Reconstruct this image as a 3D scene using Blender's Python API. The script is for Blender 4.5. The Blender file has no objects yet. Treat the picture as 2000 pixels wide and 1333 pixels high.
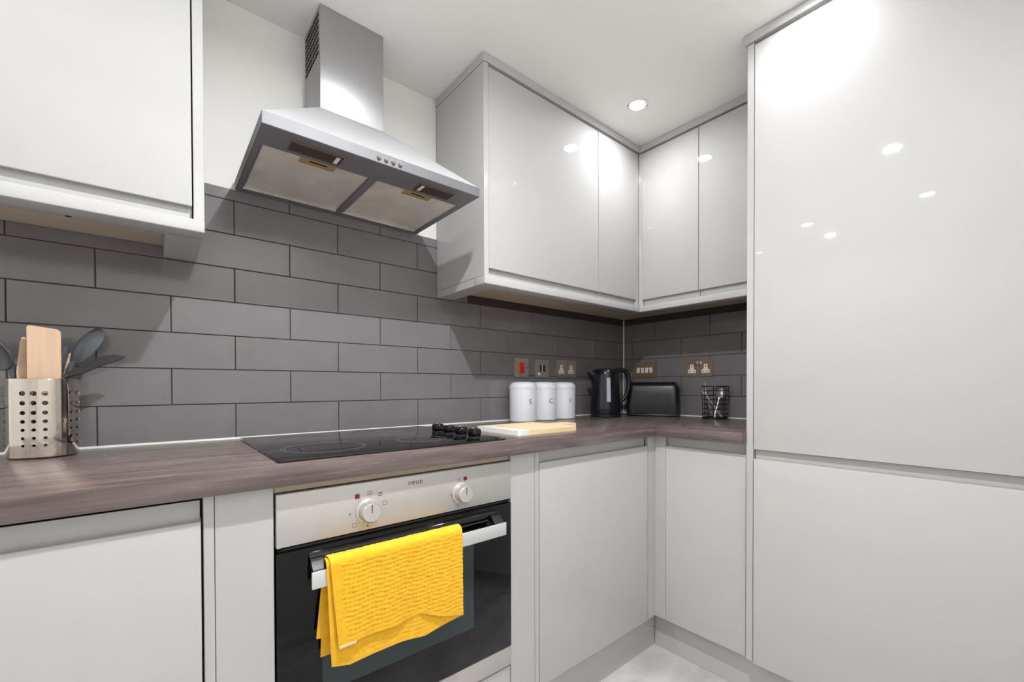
import bpy, bmesh, math, random
from mathutils import Vector, Matrix
random.seed(7)
C = bpy.context.scene.collection
sc = bpy.context.scene
S = 0.001                                   # everything below is laid out in millimetres

# ------------------------------------------------------------------ camera, world, lights, exposure
cam_d = bpy.data.cameras.new('camera')
cam = bpy.data.objects.new('camera', cam_d); C.objects.link(cam); sc.camera = cam
cam_d.sensor_width = 36.0; cam_d.lens = 835.7364 / 2000 * 36.0
cam_d.shift_y = 97.8 / 2000; cam_d.clip_start = 0.01; cam_d.clip_end = 50
yaw, pitch, roll = 0.6929, -0.0102, -0.0025
f = Vector((math.sin(yaw)*math.cos(pitch), math.cos(yaw)*math.cos(pitch), math.sin(pitch)))
r = Vector((math.cos(yaw), -math.sin(yaw), 0)); u = r.cross(f)
r2 = r*math.cos(roll) + u*math.sin(roll); u2 = -r*math.sin(roll) + u*math.cos(roll)
M = Matrix((r2, u2, -f)).transposed().to_4x4(); M.translation = Vector((-2.12305, -1.52471, 1.05891))
cam.matrix_world = M

w = bpy.data.worlds.new('world'); sc.world = w; w.use_nodes = True
w.node_tree.nodes['Background'].inputs[0].default_value = (0.9, 0.95, 1.0, 1)
w.node_tree.nodes['Background'].inputs[1].default_value = 0.6
sc.view_settings.view_transform = 'Standard'; sc.view_settings.look = 'None'
sc.view_settings.gamma = 1.0; sc.view_settings.use_curve_mapping = False
sc.view_settings.exposure = 1.17
LAMP = 70.0                                # radiance of a downlight lens
BEAM_W = (0.8, 0.5, 9.4, 0.6, 0.3, 4.5)       # beam of each downlight: watts
BEAM_SPREAD = (165, 160, 171, 171, 171, 171) # and spread in degrees
LAMPS = [(-599, -498), (-740, -1107), (-1694, -1120), (-2613, -1139), (-2619, -530), (-3105, -549)]
CEIL = 2212

# ------------------------------------------------------------------ materials
def lin(c):
    return tuple((x/12.92 if x <= .04045 else ((x+.055)/1.055)**2.4) for x in [v/255 for v in c]) + (1,)
def pset(b, **k):
    for n, v in k.items(): b.inputs[n.replace('_', ' ')].default_value = v
def mat(name, rgb, rough=0.5, metal=0.0, noise=None, bump=None, **k):
    """noise=(scale, spread, stretch xyz): slight natural variation of the colour; bump=(scale, strength, stretch)."""
    m = bpy.data.materials.new(name); m.use_nodes = True; nt = m.node_tree; b = nt.nodes['Principled BSDF']
    c = lin(rgb)
    pset(b, Base_Color=c, Roughness=rough, Metallic=metal)
    for n, v in k.items(): b.inputs[n.replace('_', ' ')].default_value = v
    if noise or bump:
        tc = nt.nodes.new('ShaderNodeTexCoord')
    if noise:
        sc_, sp, st = noise
        mp = nt.nodes.new('ShaderNodeMapping'); mp.inputs['Scale'].default_value = st
        nz = nt.nodes.new('ShaderNodeTexNoise'); nz.inputs['Scale'].default_value = sc_; nz.inputs['Detail'].default_value = 5
        cr = nt.nodes.new('ShaderNodeValToRGB')
        cr.color_ramp.elements[0].position = .3; cr.color_ramp.elements[1].position = .7
        cr.color_ramp.elements[0].color = tuple(x*(1-sp) for x in c[:3])+(1,)
        cr.color_ramp.elements[1].color = tuple(min(1, x*(1+sp)) for x in c[:3])+(1,)
        nt.links.new(tc.outputs['Object'], mp.inputs[0]); nt.links.new(mp.outputs[0], nz.inputs['Vector'])
        nt.links.new(nz.outputs['Fac'], cr.inputs[0]); nt.links.new(cr.outputs[0], b.inputs['Base Color'])
    if bump:
        sc_, stg, st = bump
        mp = nt.nodes.new('ShaderNodeMapping'); mp.inputs['Scale'].default_value = st
        nz = nt.nodes.new('ShaderNodeTexNoise'); nz.inputs['Scale'].default_value = sc_; nz.inputs['Detail'].default_value = 3
        bp = nt.nodes.new('ShaderNodeBump'); bp.inputs['Strength'].default_value = stg; bp.inputs['Distance'].default_value = .001
        nt.links.new(tc.outputs['Object'], mp.inputs[0]); nt.links.new(mp.outputs[0], nz.inputs['Vector'])
        nt.links.new(nz.outputs['Fac'], bp.inputs['Height']); nt.links.new(bp.outputs[0], b.inputs['Normal'])
    return m
def brushed(name, rgb, rough, aniso, rot, stretch, metal=1.0):
    m = mat(name, rgb, rough, metal)
    nt = m.node_tree; b = nt.nodes['Principled BSDF']
    b.inputs['Anisotropic'].default_value = aniso; b.inputs['Anisotropic Rotation'].default_value = rot
    tg = nt.nodes.new('ShaderNodeTangent'); tg.direction_type = 'RADIAL'; tg.axis = 'Z'
    nt.links.new(tg.outputs[0], b.inputs['Tangent'])
    tc = nt.nodes.new('ShaderNodeTexCoord'); mp = nt.nodes.new('ShaderNodeMapping'); mp.inputs['Scale'].default_value = stretch
    nz = nt.nodes.new('ShaderNodeTexNoise'); nz.inputs['Scale'].default_value = 60; nz.inputs['Detail'].default_value = 4
    mr = nt.nodes.new('ShaderNodeMapRange'); mr.inputs['To Min'].default_value = rough*.8; mr.inputs['To Max'].default_value = rough*1.2
    nt.links.new(tc.outputs['Object'], mp.inputs[0]); nt.links.new(mp.outputs[0], nz.inputs['Vector'])
    nt.links.new(nz.outputs['Fac'], mr.inputs['Value']); nt.links.new(mr.outputs[0], b.inputs['Roughness'])
    return m
def wood_top(name, axis):
    m = bpy.data.materials.new(name); m.use_nodes = True; nt = m.node_tree; b = nt.nodes['Principled BSDF']
    N = nt.nodes.new; L = nt.links.new
    tc = N('ShaderNodeTexCoord'); mp = N('ShaderNodeMapping')
    st = [9.0, 9.0, 9.0]; st[axis] = 1.3; mp.inputs['Scale'].default_value = st
    L(tc.outputs['Object'], mp.inputs[0])
    n1 = N('ShaderNodeTexNoise'); n1.inputs['Scale'].default_value = 1.6; n1.inputs['Detail'].default_value = 4; n1.inputs['Distortion'].default_value = 1.2
    L(mp.outputs[0], n1.inputs['Vector'])
    wv = N('ShaderNodeTexWave'); wv.wave_type = 'BANDS'; wv.bands_direction = 'DIAGONAL'
    wv.inputs['Scale'].default_value = 1.1; wv.inputs['Distortion'].default_value = 9; wv.inputs['Detail'].default_value = 3; wv.inputs['Detail Scale'].default_value = 1.2
    L(mp.outputs[0], wv.inputs['Vector'])
    mp2 = N('ShaderNodeMapping'); s2 = [160.0]*3; s2[axis] = 7; mp2.inputs['Scale'].default_value = s2
    L(tc.outputs['Object'], mp2.inputs[0])
    n2 = N('ShaderNodeTexNoise'); n2.inputs['Scale'].default_value = 1.0; n2.inputs['Detail'].default_value = 6; L(mp2.outputs[0], n2.inputs['Vector'])
    a = N('ShaderNodeMath'); a.operation = 'MULTIPLY_ADD'; L(n1.outputs['Fac'], a.inputs[0]); a.inputs[1].default_value = .55
    a2 = N('ShaderNodeMath'); a2.operation = 'MULTIPLY_ADD'; L(wv.outputs['Fac'], a2.inputs[0]); a2.inputs[1].default_value = .10; a2.inputs[2].default_value = 0
    a3 = N('ShaderNodeMath'); a3.operation = 'MULTIPLY_ADD'; L(n2.outputs['Fac'], a3.inputs[0]); a3.inputs[1].default_value = .44; L(a2.outputs[0], a3.inputs[2])
    L(a3.outputs[0], a.inputs[2])
    cr = N('ShaderNodeValToRGB'); e = cr.color_ramp.elements
    e[0].position = .36; e[0].color = lin((82, 70, 67)); e[1].position = .74; e[1].color = lin((130, 115, 112))
    k = e.new(.52); k.color = lin((103, 89, 86)); k = e.new(.62); k.color = lin((114, 100, 98))
    L(a.outputs[0], cr.inputs[0]); L(cr.outputs[0], b.inputs['Base Color']); b.inputs['Specular IOR Level'].default_value = .7
    rr = N('ShaderNodeMapRange'); L(n2.outputs['Fac'], rr.inputs['Value']); rr.inputs['To Min'].default_value = .2; rr.inputs['To Max'].default_value = .32
    L(rr.outputs[0], b.inputs['Roughness'])
    bp = N('ShaderNodeBump'); bp.inputs['Strength'].default_value = .12; bp.inputs['Distance'].default_value = .0006
    L(n2.outputs['Fac'], bp.inputs['Height']); L(bp.outputs[0], b.inputs['Normal'])
    return m
def marble_floor(name):
    m = bpy.data.materials.new(name); m.use_nodes = True; nt = m.node_tree; b = nt.nodes['Principled BSDF']
    N = nt.nodes.new; L = nt.links.new
    tc = N('ShaderNodeTexCoord'); n = N('ShaderNodeTexNoise'); n.inputs['Scale'].default_value = 7; n.inputs['Detail'].default_value = 9; n.inputs['Distortion'].default_value = .35
    L(tc.outputs['Object'], n.inputs['Vector'])
    cr = N('ShaderNodeValToRGB'); e = cr.color_ramp.elements
    e[0].position = .32; e[0].color = lin((192, 189, 189)); e[1].position = .68; e[1].color = lin((230, 228, 228))
    L(n.outputs['Fac'], cr.inputs[0]); L(cr.outputs[0], b.inputs['Base Color']); b.inputs['Roughness'].default_value = .3
    return m
def emit(name, rgb, s):
    m = bpy.data.materials.new(name); m.use_nodes = True; nt = m.node_tree
    b = nt.nodes['Principled BSDF']; pset(b, Base_Color=(.8, .8, .8, 1), Emission_Color=lin(rgb), Emission_Strength=s)
    return m

GLOSS = mat('gloss_grey_door', (191, 191, 190), .025, Specular_IOR_Level=.5)
PANEL = mat('gloss_grey_panel', (191, 191, 190), .12)
CARC = mat('carcass_white', (214, 213, 209), .4)
BEIGE = mat('beige_board', (200, 184, 164), .5, noise=(3, .06, (1, 8, 8)))
WALL = mat('white_paint', (244, 243, 240), .85, bump=(180, .08, (1, 1, 1)))
CEILM = mat('ceiling_paint', (244, 243, 240), .9)
TILE = mat('grey_tile_glaze', (121, 118, 120), .14, noise=(14, .05, (1, 1, 1)), bump=(26, .05, (1, 1, 1)))
GROUT = mat('dark_grout', (62, 55, 54), .9)
SEAL = mat('white_sealant', (225, 225, 222), .35)
WOODA = wood_top('worktop_grain_along', 0)
WOODB = wood_top('worktop_grain_across', 1)
FLOOR = marble_floor('pale_marble_floor')
STEEL = brushed('brushed_steel', (188, 188, 190), .42, .7, 0, (90, 90, 2))
STEELH = brushed('brushed_steel_canopy', (196, 196, 198), .55, .3, 0, (2, 2, 90), .45)
STEELB = brushed('darkened_steel_band', (118, 118, 121), .6, .2, 0, (2, 2, 90), .8)  # same metal as the canopy, coloured darker to hold down the lamp's highlight
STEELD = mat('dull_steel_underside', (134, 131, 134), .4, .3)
OVENM = brushed('oven_steel', (196, 193, 190), .42, .5, .25, (60, 60, 2), .55)
CHROME = mat('chrome', (225, 225, 225), .08, 1.0)
HOLDER = mat('polished_steel', (206, 198, 188), .07, 1.0, Anisotropic=.3)
MESH = mat('greasy_filter_mesh', (232, 224, 214), .45, .15, noise=(9, .14, (1, 1, 1)))
nt = MESH.node_tree; tc = nt.nodes.new('ShaderNodeTexCoord'); wv = nt.nodes.new('ShaderNodeTexVoronoi'); wv.inputs['Scale'].default_value = 190; wv.inputs['Randomness'].default_value = .15
bp = nt.nodes.new('ShaderNodeBump'); bp.inputs['Strength'].default_value = .6; bp.inputs['Distance'].default_value = .002
nt.links.new(tc.outputs['Object'], wv.inputs['Vector']); nt.links.new(wv.outputs['Distance'], bp.inputs['Height']); nt.links.new(bp.outputs[0], nt.nodes['Principled BSDF'].inputs['Normal'])
BRASSY = mat('yellowed_latch', (196, 165, 106), .4, .35)
LENSBR = mat('grimy_brown_lens', (66, 52, 46), .3)
BLACK = mat('black_plastic', (20, 20, 22), .32)
BLACKG = mat('black_gloss', (12, 12, 14), .08)
BLACKS = mat('black_satin_metal', (26, 27, 33), .2, .1)
GLASSB = mat('black_glass', (16, 15, 17), .02, Specular_IOR_Level=.62)
GLASSO = mat('oven_black_glass', (13, 12, 14), .03, Specular_IOR_Level=.28)
GLASSW = mat('dark_oven_window', (46, 60, 61), .03, Specular_IOR_Level=.35)
CUTL = mat('spoon_steel', (226, 222, 220), .25, .65)
DARK = mat('dark_void', (10, 9, 9), .8)  # near-black standing in for the shade inside gaps, slots and holes
PRINT = mat('grey_print', (96, 94, 92), .6)
LOGO = mat('logo_print', (70, 68, 68), .5)
RED = mat('red_plastic', (215, 32, 30), .3)
REDD = mat('dark_red_lens', (128, 22, 26), .3)
WHITE = mat('white_plastic', (240, 240, 240), .3)
ENAM = mat('white_enamel', (222, 223, 228), .22)
LETTER = mat('letter_black', (40, 40, 42), .5)
WHITEB = mat('white_board_paint', (240, 240, 236), .35)
PALEW = mat('pale_board_wood', (242, 214, 172), .45, noise=(5, .08, (1, 12, 12)))
UTW = mat('utensil_wood', (222, 190, 160), .55, noise=(5, .07, (14, 14, 1.2)))
UTG = mat('grey_nylon', (78, 82, 88), .32)
UTD = mat('dark_nylon', (52, 50, 52), .4)
NICK = mat('brushed_nickel', (172, 158, 149), .35, .35)
NICKB = mat('brown_tinted_nickel', (146, 124, 103), .35, .4)  # nickel plates with their brownish reflection put into the colour
IVORY = mat('socket_white', (244, 239, 235), .35)
YEL = mat('yellow_cotton', (244, 184, 18), .85, noise=(60, .07, (1, 1, 1)), bump=(900, .4, (1, 1, 1)), Sheen_Weight=.25)
TAG = mat('label_cloth', (232, 214, 190), .8)
WINDOW = mat('kettle_window', (172, 178, 200), .25)
GLOW = emit('lamp_lens', (252, 253, 255), LAMP)
GLOWD = emit('lamp_lens_dim', (252, 253, 255), LAMP*.2)
BEZ = mat('white_bezel', (235, 235, 232), .35)
WDOOR = mat('white_door_paint', (232, 231, 228), .4)

# ------------------------------------------------------------------ mesh helpers
class MB:
    def __init__(s): s.bm = bmesh.new()
    def _add(s, vs, fs, mtx=None):
        bv = [s.bm.verts.new(mtx @ Vector(v) if mtx else Vector(v)) for v in vs]
        for q in fs:
            try: s.bm.faces.new([bv[i] for i in q])
            except ValueError: pass
        return s
    def box(s, x0, x1, y0, y1, z0, z1, bev=1.0, seg=1, mtx=None):
        x0, x1 = min(x0, x1), max(x0, x1); y0, y1 = min(y0, y1), max(y0, y1); z0, z1 = min(z0, z1), max(z0, z1)
        t = bmesh.new()
        v = [t.verts.new(p) for p in ((x0,y0,z0),(x1,y0,z0),(x1,y1,z0),(x0,y1,z0),(x0,y0,z1),(x1,y0,z1),(x1,y1,z1),(x0,y1,z1))]
        for q in ((3,2,1,0),(4,5,6,7),(0,1,5,4),(1,2,6,5),(2,3,7,6),(3,0,4,7)): t.faces.new([v[i] for i in q])
        if bev: bmesh.ops.bevel(t, geom=list(t.edges), offset=min(bev, .45*min(x1-x0, y1-y0, z1-z0)), segments=seg, affect='EDGES', profile=.5)
        t.verts.index_update()
        s._add([p.co.copy() for p in t.verts], [[p.index for p in q.verts] for q in t.faces], mtx); t.free(); return s
    def prism(s, prof, fn, a0, a1):
        """prof: closed 2-D outline, fn(p, q, a) -> xyz, extruded from a0 to a1"""
        n = len(prof); vs = [fn(p, q, a0) for p, q in prof] + [fn(p, q, a1) for p, q in prof]
        fs = [(i, (i+1) % n, n+(i+1) % n, n+i) for i in range(n)] + [tuple(range(n))[::-1], tuple(range(n, 2*n))]
        return s._add(vs, fs)
    def lathe(s, prof, c=(0, 0, 0), n=32, axis='z', mtx=None):
        vs = []; m = len(prof)
        for i in range(n):
            a = 2*math.pi*i/n; ca, sa = math.cos(a), math.sin(a)
            for rr, z in prof:
                p = {'z': (rr*ca, rr*sa, z), 'y': (rr*ca, z, rr*sa), 'x': (z, rr*ca, rr*sa)}[axis]
                vs.append((c[0]+p[0], c[1]+p[1], c[2]+p[2]))
        fs = [(i*m+j, ((i+1) % n)*m+j, ((i+1) % n)*m+j+1, i*m+j+1) for i in range(n) for j in range(m-1)]
        if prof[0][0] > 0: fs.append([i*m for i in range(n)][::-1])
        if prof[-1][0] > 0: fs.append([i*m+m-1 for i in range(n)])
        s._add(vs, fs, mtx); bmesh.ops.remove_doubles(s.bm, verts=list(s.bm.verts), dist=1e-4); return s
    def tube(s, path, rad, n=8, closed=False, flat=1.0):
        P = [Vector(p) for p in path]; m = len(P); vs = []; prev = None
        for i, p in enumerate(P):
            a = P[(i-1) % m] if closed or i else P[i]; b = P[(i+1) % m] if closed or i < m-1 else P[i]
            t = (b-a).normalized()
            if prev is None:
                up = Vector((0, 0, 1)) if abs(t.z) < .9 else Vector((1, 0, 0))
                nn = (up - t*up.dot(t)).normalized()
            else: nn = (prev - t*prev.dot(t)).normalized()
            prev = nn; bb = t.cross(nn); R = rad[i] if hasattr(rad, '__len__') else rad
            for k in range(n):
                an = 2*math.pi*k/n; vs.append(p + (nn*math.cos(an)*flat + bb*math.sin(an))*R)
        fs = [(i*n+k, i*n+(k+1) % n, ((i+1) % m)*n+(k+1) % n, ((i+1) % m)*n+k) for i in range(m if closed else m-1) for k in range(n)]
        if not closed: fs += [tuple(range(n))[::-1], tuple(range((m-1)*n, m*n))]
        return s._add(vs, fs)
    def grid(s, pts):                       # pts[i][j] -> quads
        n, m = len(pts), len(pts[0])
        return s._add([p for row in pts for p in row], [(i*m+j, i*m+j+1, (i+1)*m+j+1, (i+1)*m+j) for i in range(n-1) for j in range(m-1)])
    def build(s, name, m, parent=None, label=None, kind=None, sharp=35, org=None):
        o0 = Vector(org) if org else (Vector(parent['_o']) if parent is not None and '_o' in parent else Vector((0, 0, 0)))
        bm = s.bm; bmesh.ops.recalc_face_normals(bm, faces=list(bm.faces))
        for v in bm.verts: v.co = (v.co - o0) * S
        for q in bm.faces: q.smooth = True
        for e in bm.edges:
            if len(e.link_faces) != 2 or e.calc_face_angle(0) > math.radians(sharp): e.smooth = False
        me = bpy.data.meshes.new(name); bm.to_mesh(me); bm.free(); me.materials.append(m)
        o = bpy.data.objects.new(name, me); C.objects.link(o)
        if parent is not None: o.parent = parent
        if org: o.location = o0 * S
        if org or parent is not None: o['_o'] = list(o0)
        if label: o['label'] = label
        if kind: o['kind'] = kind
        return o
ROOTS = []
def thing(name, loc, label, cat, group=None, rotz=0, local=False):
    """Empty at the base of a thing; local=True: its parts are modelled around the origin"""
    o = bpy.data.objects.new(name, None); C.objects.link(o); o.empty_display_size = .05
    o.location = Vector(loc)*S; o.rotation_euler = (0, 0, rotz); o['_o'] = [0, 0, 0] if local else list(loc)
    o['label'] = label; o['category'] = cat
    if group: o['group'] = group
    return o
def tag(o, label, cat, group=None):
    o['label'] = label; o['category'] = cat
    if group: o['group'] = group
    return o
def struct(o): o['kind'] = 'structure'; return o
def copy_tree(o, parent=None):
    c = o.copy(); C.objects.link(c)
    if parent is not None: c.parent = parent
    for ch in list(o.children): copy_tree(ch, c)
    return c
def text_mesh(body, size, name, m, parent, fn, label=None, extr=.15):
    cu = bpy.data.curves.new(name, 'FONT'); cu.body = body; cu.size = size; cu.align_x = 'CENTER'; cu.align_y = 'CENTER'
    cu.extrude = extr; cu.resolution_u = 4
    t = bpy.data.objects.new(name, cu); me = bpy.data.meshes.new_from_object(t)
    bpy.data.objects.remove(t); b = MB(); b.bm.from_mesh(me); bpy.data.meshes.remove(me)
    for v in b.bm.verts: v.co = Vector(fn(v.co.x, v.co.y, v.co.z))
    return b.build(name, m, parent, label)
def rrect(w_, h_, r_, n=5):
    o = []
    for cx, cy, a0 in ((w_/2-r_, h_/2-r_, 0), (-w_/2+r_, h_/2-r_, 90), (-w_/2+r_, -h_/2+r_, 180), (w_/2-r_, -h_/2+r_, 270)):
        for i in range(n+1):
            a = math.radians(a0+90*i/n); o.append((cx+r_*math.cos(a), cy+r_*math.sin(a)))
    return o

# ------------------------------------------------------------------ room shell
XL, YF = -3700, -1640
struct(MB().box(XL-100, 100, YF-100, 100, -60, 0, 0).build('floor', FLOOR))
struct(MB().box(XL-100, 100, YF-100, 108, CEIL, CEIL+60, 0).build('ceiling', CEILM))
wa = struct(MB().box(XL-100, 108, 8, 108, 0, CEIL, 0).build('wall_back', WALL))
wb = struct(MB().box(8, 108, YF-100, 8, 0, CEIL, 0).build('wall_right', WALL))
struct(MB().box(XL-100, XL, YF-100, 8, 0, CEIL, 0).build('wall_left', WALL))
wf = MB(); wf.box(XL, -3330, YF-100, YF, 0, CEIL, 0); wf.box(-2500, 8, YF-100, YF, 0, CEIL, 0); wf.box(-3330, -2500, YF-100, YF, 2040, CEIL, 0)
struct(wf.build('wall_front', WALL))
sk = [(0, 0), (16, 0), (16, 80), (10, 92), (4, 100), (0, 100)]
struct(MB().prism(sk, lambda p, q, a: (a, YF+p, q), -2430, -632).build('baseboard_front', WDOOR))
struct(MB().prism(sk, lambda p, q, a: (XL+p, a, q), YF, 8).build('baseboard_left', WDOOR))
d1 = struct(MB().box(-3300, -2530, YF-60, YF-20, 4, 2010, 2).build('door_1', WDOOR))
for x0, x1 in ((-3220, -2945), (-2885, -2610)):
    for z0, z1 in ((180, 820), (960, 1880)):
        MB().box(x0, x1, YF-22, YF-14, z0, z1, 6).build('door_panel', WDOOR, d1)
h = MB(); h.lathe([(26, 0), (26, 6), (9, 8), (9, 40)], (-2590, YF-20, 1000), 20, 'y'); h.tube([(-2590, YF+18, 1000), (-2690, YF+18, 1000)], 9, 10)
h.build('door_handle', CHROME, d1)
t = MB(); t.box(-3400, -3330, YF-20, YF+18, 0, 2110, 3); t.box(-2500, -2430, YF-20, YF+18, 0, 2110, 3); t.box(-3330, -2500, YF-20, YF+18, 2040, 2110, 3)
struct(t.build('trim_1', WDOOR))

# tiles: 300 x 100, laid half bond; each one an object, full ones share a mesh
P2, RP, H0, GAP, TT, TTOP = 151.0, 101.457, 1010.0, 2.2, 9.0, 1652.5
OFFA, OFFB = -1939.8, -210.5
MB().box(-2750, 0, 2.2, 8, 904, TTOP-1, 0).build('grout', GROUT, wa)
MB().box(2.2, 8, -1000, 0, 904, 1470, 0).build('grout', GROUT, wb)
TM = {}
def tile_obj(wall, a0, a1, z0, z1, side):
    wd, ht = round(a1-a0, 1), round(z1-z0, 1); key = (wd, ht, side)
    ca, cz = (a0+a1)/2, (z0+z1)/2
    loc = Vector((ca, 0, cz))*S if side == 'A' else Vector((0, ca, cz))*S
    if key not in TM:
        b = MB()
        if side == 'A': b.box(-wd/2, wd/2, 0, TT-1, -ht/2, ht/2, 1.2)
        else: b.box(0, TT-1, -wd/2, wd/2, -ht/2, ht/2, 1.2)
        o = b.build('tile', TILE, wall); TM[key] = o.data
    else:
        o = bpy.data.objects.new('tile', TM[key]); C.objects.link(o); o.parent = wall
    o.location = loc
    tl = .0007
    o.rotation_euler = (random.uniform(-tl, tl)*2, 0, random.uniform(-tl, tl)) if side == 'A' else (0, random.uniform(-tl, tl)*2, random.uniform(-tl, tl))
for row in range(0, 8):
    z0 = 906 if row == 0 else H0+RP*(row-1)+GAP/2
    z1 = TTOP if row == 7 else H0+RP*row-GAP/2
    lo, hi = (-2740, -1) if row < 5 else (-2450, -1100)
    js = [OFFA+P2*c for c in range(-8, 14) if (c+row) % 2 == 0]
    js = [j for j in js if lo+20 < j < hi-20]
    ed = [lo] + js + [hi]
    for a, b_ in zip(ed, ed[1:]): tile_obj(wa, a+GAP/2, b_-GAP/2, z0, z1, 'A')
    if row < 5:
        js = sorted([OFFB-P2*d for d in range(-2, 6) if (d+row) % 2 == 0])
        js = [j for j in js if -960 < j < -25]
        ed = [-985] + js + [-2]
        for a, b_ in zip(ed, ed[1:]): tile_obj(wb, a+GAP/2, b_-GAP/2, z0, z1, 'B')
bead = lambda p, q, a: (a, -p, 904+q)
BD = [(0, 0), (4.5, 0), (3.2, 2.5), (0, 5)]
struct(MB().prism(BD, bead, -2690, -1).build('trim_2', SEAL))
struct(MB().prism(BD, lambda p, q, a: (-p, a, 904+q), -925, -1).build('trim_3', SEAL))
struct(MB().prism([(0, 0), (-5, 0), (0, -5)], lambda p, q, a: (p, q, a), 909, 1446).build('trim_4', SEAL))

# ------------------------------------------------------------------ worktop
wt = thing('worktop', (-1300, -300, 866), 'grey-brown wood-grain worktop running along both tiled walls and round the corner', 'worktop')
MB().box(-2700, -0.5, -608, -0.5, 866, 904, 1.2, 2).build('worktop_section', WOODA, wt)
MB().box(-640, -0.5, -926, -608.6, 866, 904, 1.2, 2).build('worktop_section', WOODB, wt)

# ------------------------------------------------------------------ J-profile doors
def jdoor(name, parent, w0, w1, z0, z1, front, axis, jtop=0, jbot=0, m=GLOSS, th=22):
    """slab door; jtop / jbot: height of the scooped finger rail at that edge. axis 'A': faces -y, 'B': faces -x"""
    R = 3.0; pr = []
    def arc(cx, cz, a0, a1, r_=R, n=4): return [(cx+r_*math.cos(math.radians(a0+(a1-a0)*i/n)), cz+r_*math.sin(math.radians(a0+(a1-a0)*i/n))) for i in range(n+1)]
    if jbot:                                # outline in (depth, z), starting low at the back
        b = z0+jbot
        pr += [(th, z0), (th-5, z0), (th-5, b+9), (th-8, b+14), (th-13, b+14), (R+3.5, b+10)] + arc(R, b+R, -30, -180)
    else: pr += [(th, z0)] + arc(1.5, z0+1.5, -90, -180, 1.5)
    if jtop:
        b = z1-jtop
        pr += arc(R, b-R, 180, 30) + [(R+3.5, b-10), (th-13, b-14), (th-8, b-14), (th-5, b-9), (th-5, z1), (th, z1)]
    else: pr += arc(1.5, z1-1.5, 180, 90, 1.5) + [(th, z1)]
    fn = (lambda p, q, a: (a, front+p, q)) if axis == 'A' else (lambda p, q, a: (front+p, a, q))
    return MB().prism(pr, fn, w0, w1).build(name, m, parent, sharp=25)

# --- base units along the back wall
YA, ZB = -585, 145
c = thing('dishwasher_cabinet', (-2362, -300, 0), 'gloss grey base unit at the left end with a black gap above its door', 'cabinet')
MB().box(-2678, -2062, -558, -40, 150, 820, 1).build('carcass', CARC, c)
MB().box(-2678, -2066, -556, -545, 820, 864, 0).build('recess', DARK, c, 'black strip standing in for the shaded gap above the door')  # solid black strip that paints in the shade of the gap
jdoor('door', c, -2660, -2065, ZB, 855, YA-2, 'A', jtop=35)
c = thing('oven_cabinet', (-1647, -300, 0), 'gloss grey housing around the built-in oven with a filler panel on each side', 'cabinet')
MB().box(-2061, -2045, -584, -40, ZB, 865.5, 1).build('end_panel', PANEL, c)
MB().box(-2044, -1949, -583, -562, ZB, 865.5, 1).build('filler_panel', PANEL, c)
MB().box(-1347, -1254, -583, -562, ZB, 865.5, 1).build('filler_panel', PANEL, c)
MB().box(-1947, -1349, -575, -555, 849, 865.5, .6).build('top_rail', BEIGE, c, 'beige bare board rail above the oven')
MB().box(-1946, -1350, -583, -563, ZB, 259, 1).build('drawer_front', PANEL, c)
k = MB(); k.box(-1965, -1949, -560, -30, 150, 848, 0); k.box(-1347, -1331, -560, -30, 150, 848, 0); k.box(-1949, -1347, -560, -30, 150, 255, 0); k.box(-1949, -1347, -40, -30, 255, 848, 0)
k.build('carcass', CARC, c)
c = thing('base_cabinet', (-955, -300, 0), 'gloss grey base unit between the oven and the inside corner', 'cabinet')
MB().box(-1253, -1237, -584, -40, ZB, 865.5, 1).build('end_panel', PANEL, c)
MB().box(-1235, -655, -560, -40, 150, 865, 1).build('carcass', CARC, c)
jdoor('door', c, -1235.5, -659, ZB, 863, YA, 'A', jtop=35)
c = thing('corner_cabinet', (-320, -640, 0), 'gloss grey base unit with a corner post, beside the tall unit', 'cabinet')
k = MB(); k.box(-650, -602, -583, -565, ZB, 865.5, 1); k.box(-602, -584, -626, -565, ZB, 865.5, 1)
k.build('corner_post', PANEL, c)
MB().box(-580, -40, -922, -40, 150, 865, 1).build('carcass', CARC, c)
jdoor('door', c, -922, -628, ZB, 863, -602, 'B', jtop=35)
pl = tag(MB().box(-2690, -556, -552, -536, 0, 143, 1).build('plinth_board', PANEL), 'grey plinth board under the oven side base units', 'plinth')
MB().lathe([(0, -552.6), (3, -552.6), (3, -551)], (-568, 0, 76), 12, 'y').build('screw_hole', DARK, pl, 'dark screw hole near the corner')
tag(MB().box(-556, -540, -1560, -552.5, 0, 143, 1).build('plinth_board', PANEL), 'grey plinth board under the corner unit and tall unit', 'plinth')

# --- tall unit
c = thing('tall_cabinet', (-310, -1240, 0), 'full-height gloss grey tall unit filling the right side', 'cabinet')
MB().box(-612, -4, -948, -927, ZB, 2181, 1.2).build('side_panel', PANEL, c)
MB().box(-590, -4, -1545, -949, 150, 2181, 1).build('carcass', CARC, c)
jdoor('upper_door', c, -1545, -951, 851, 2172, -614, 'B')
jdoor('lower_door', c, -1545, -951, ZB-4, 848, -614, 'B', jtop=28)
MB().box(-612, -4, -1567, -1547, ZB, 2181, 1.2).build('side_panel', PANEL, c)
tag(MB().box(-622, -4, -1575, -920, 2183, 2211.5, 2).build('cornice', PANEL), 'grey cornice strip on top of the tall unit', 'cornice')
tag(MB().box(-600, -4, YF+0.5, -1568, 0, 2181, 1).build('filler_panel', PANEL), 'grey filler panel between the tall unit and the wall behind', 'panel')

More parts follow.
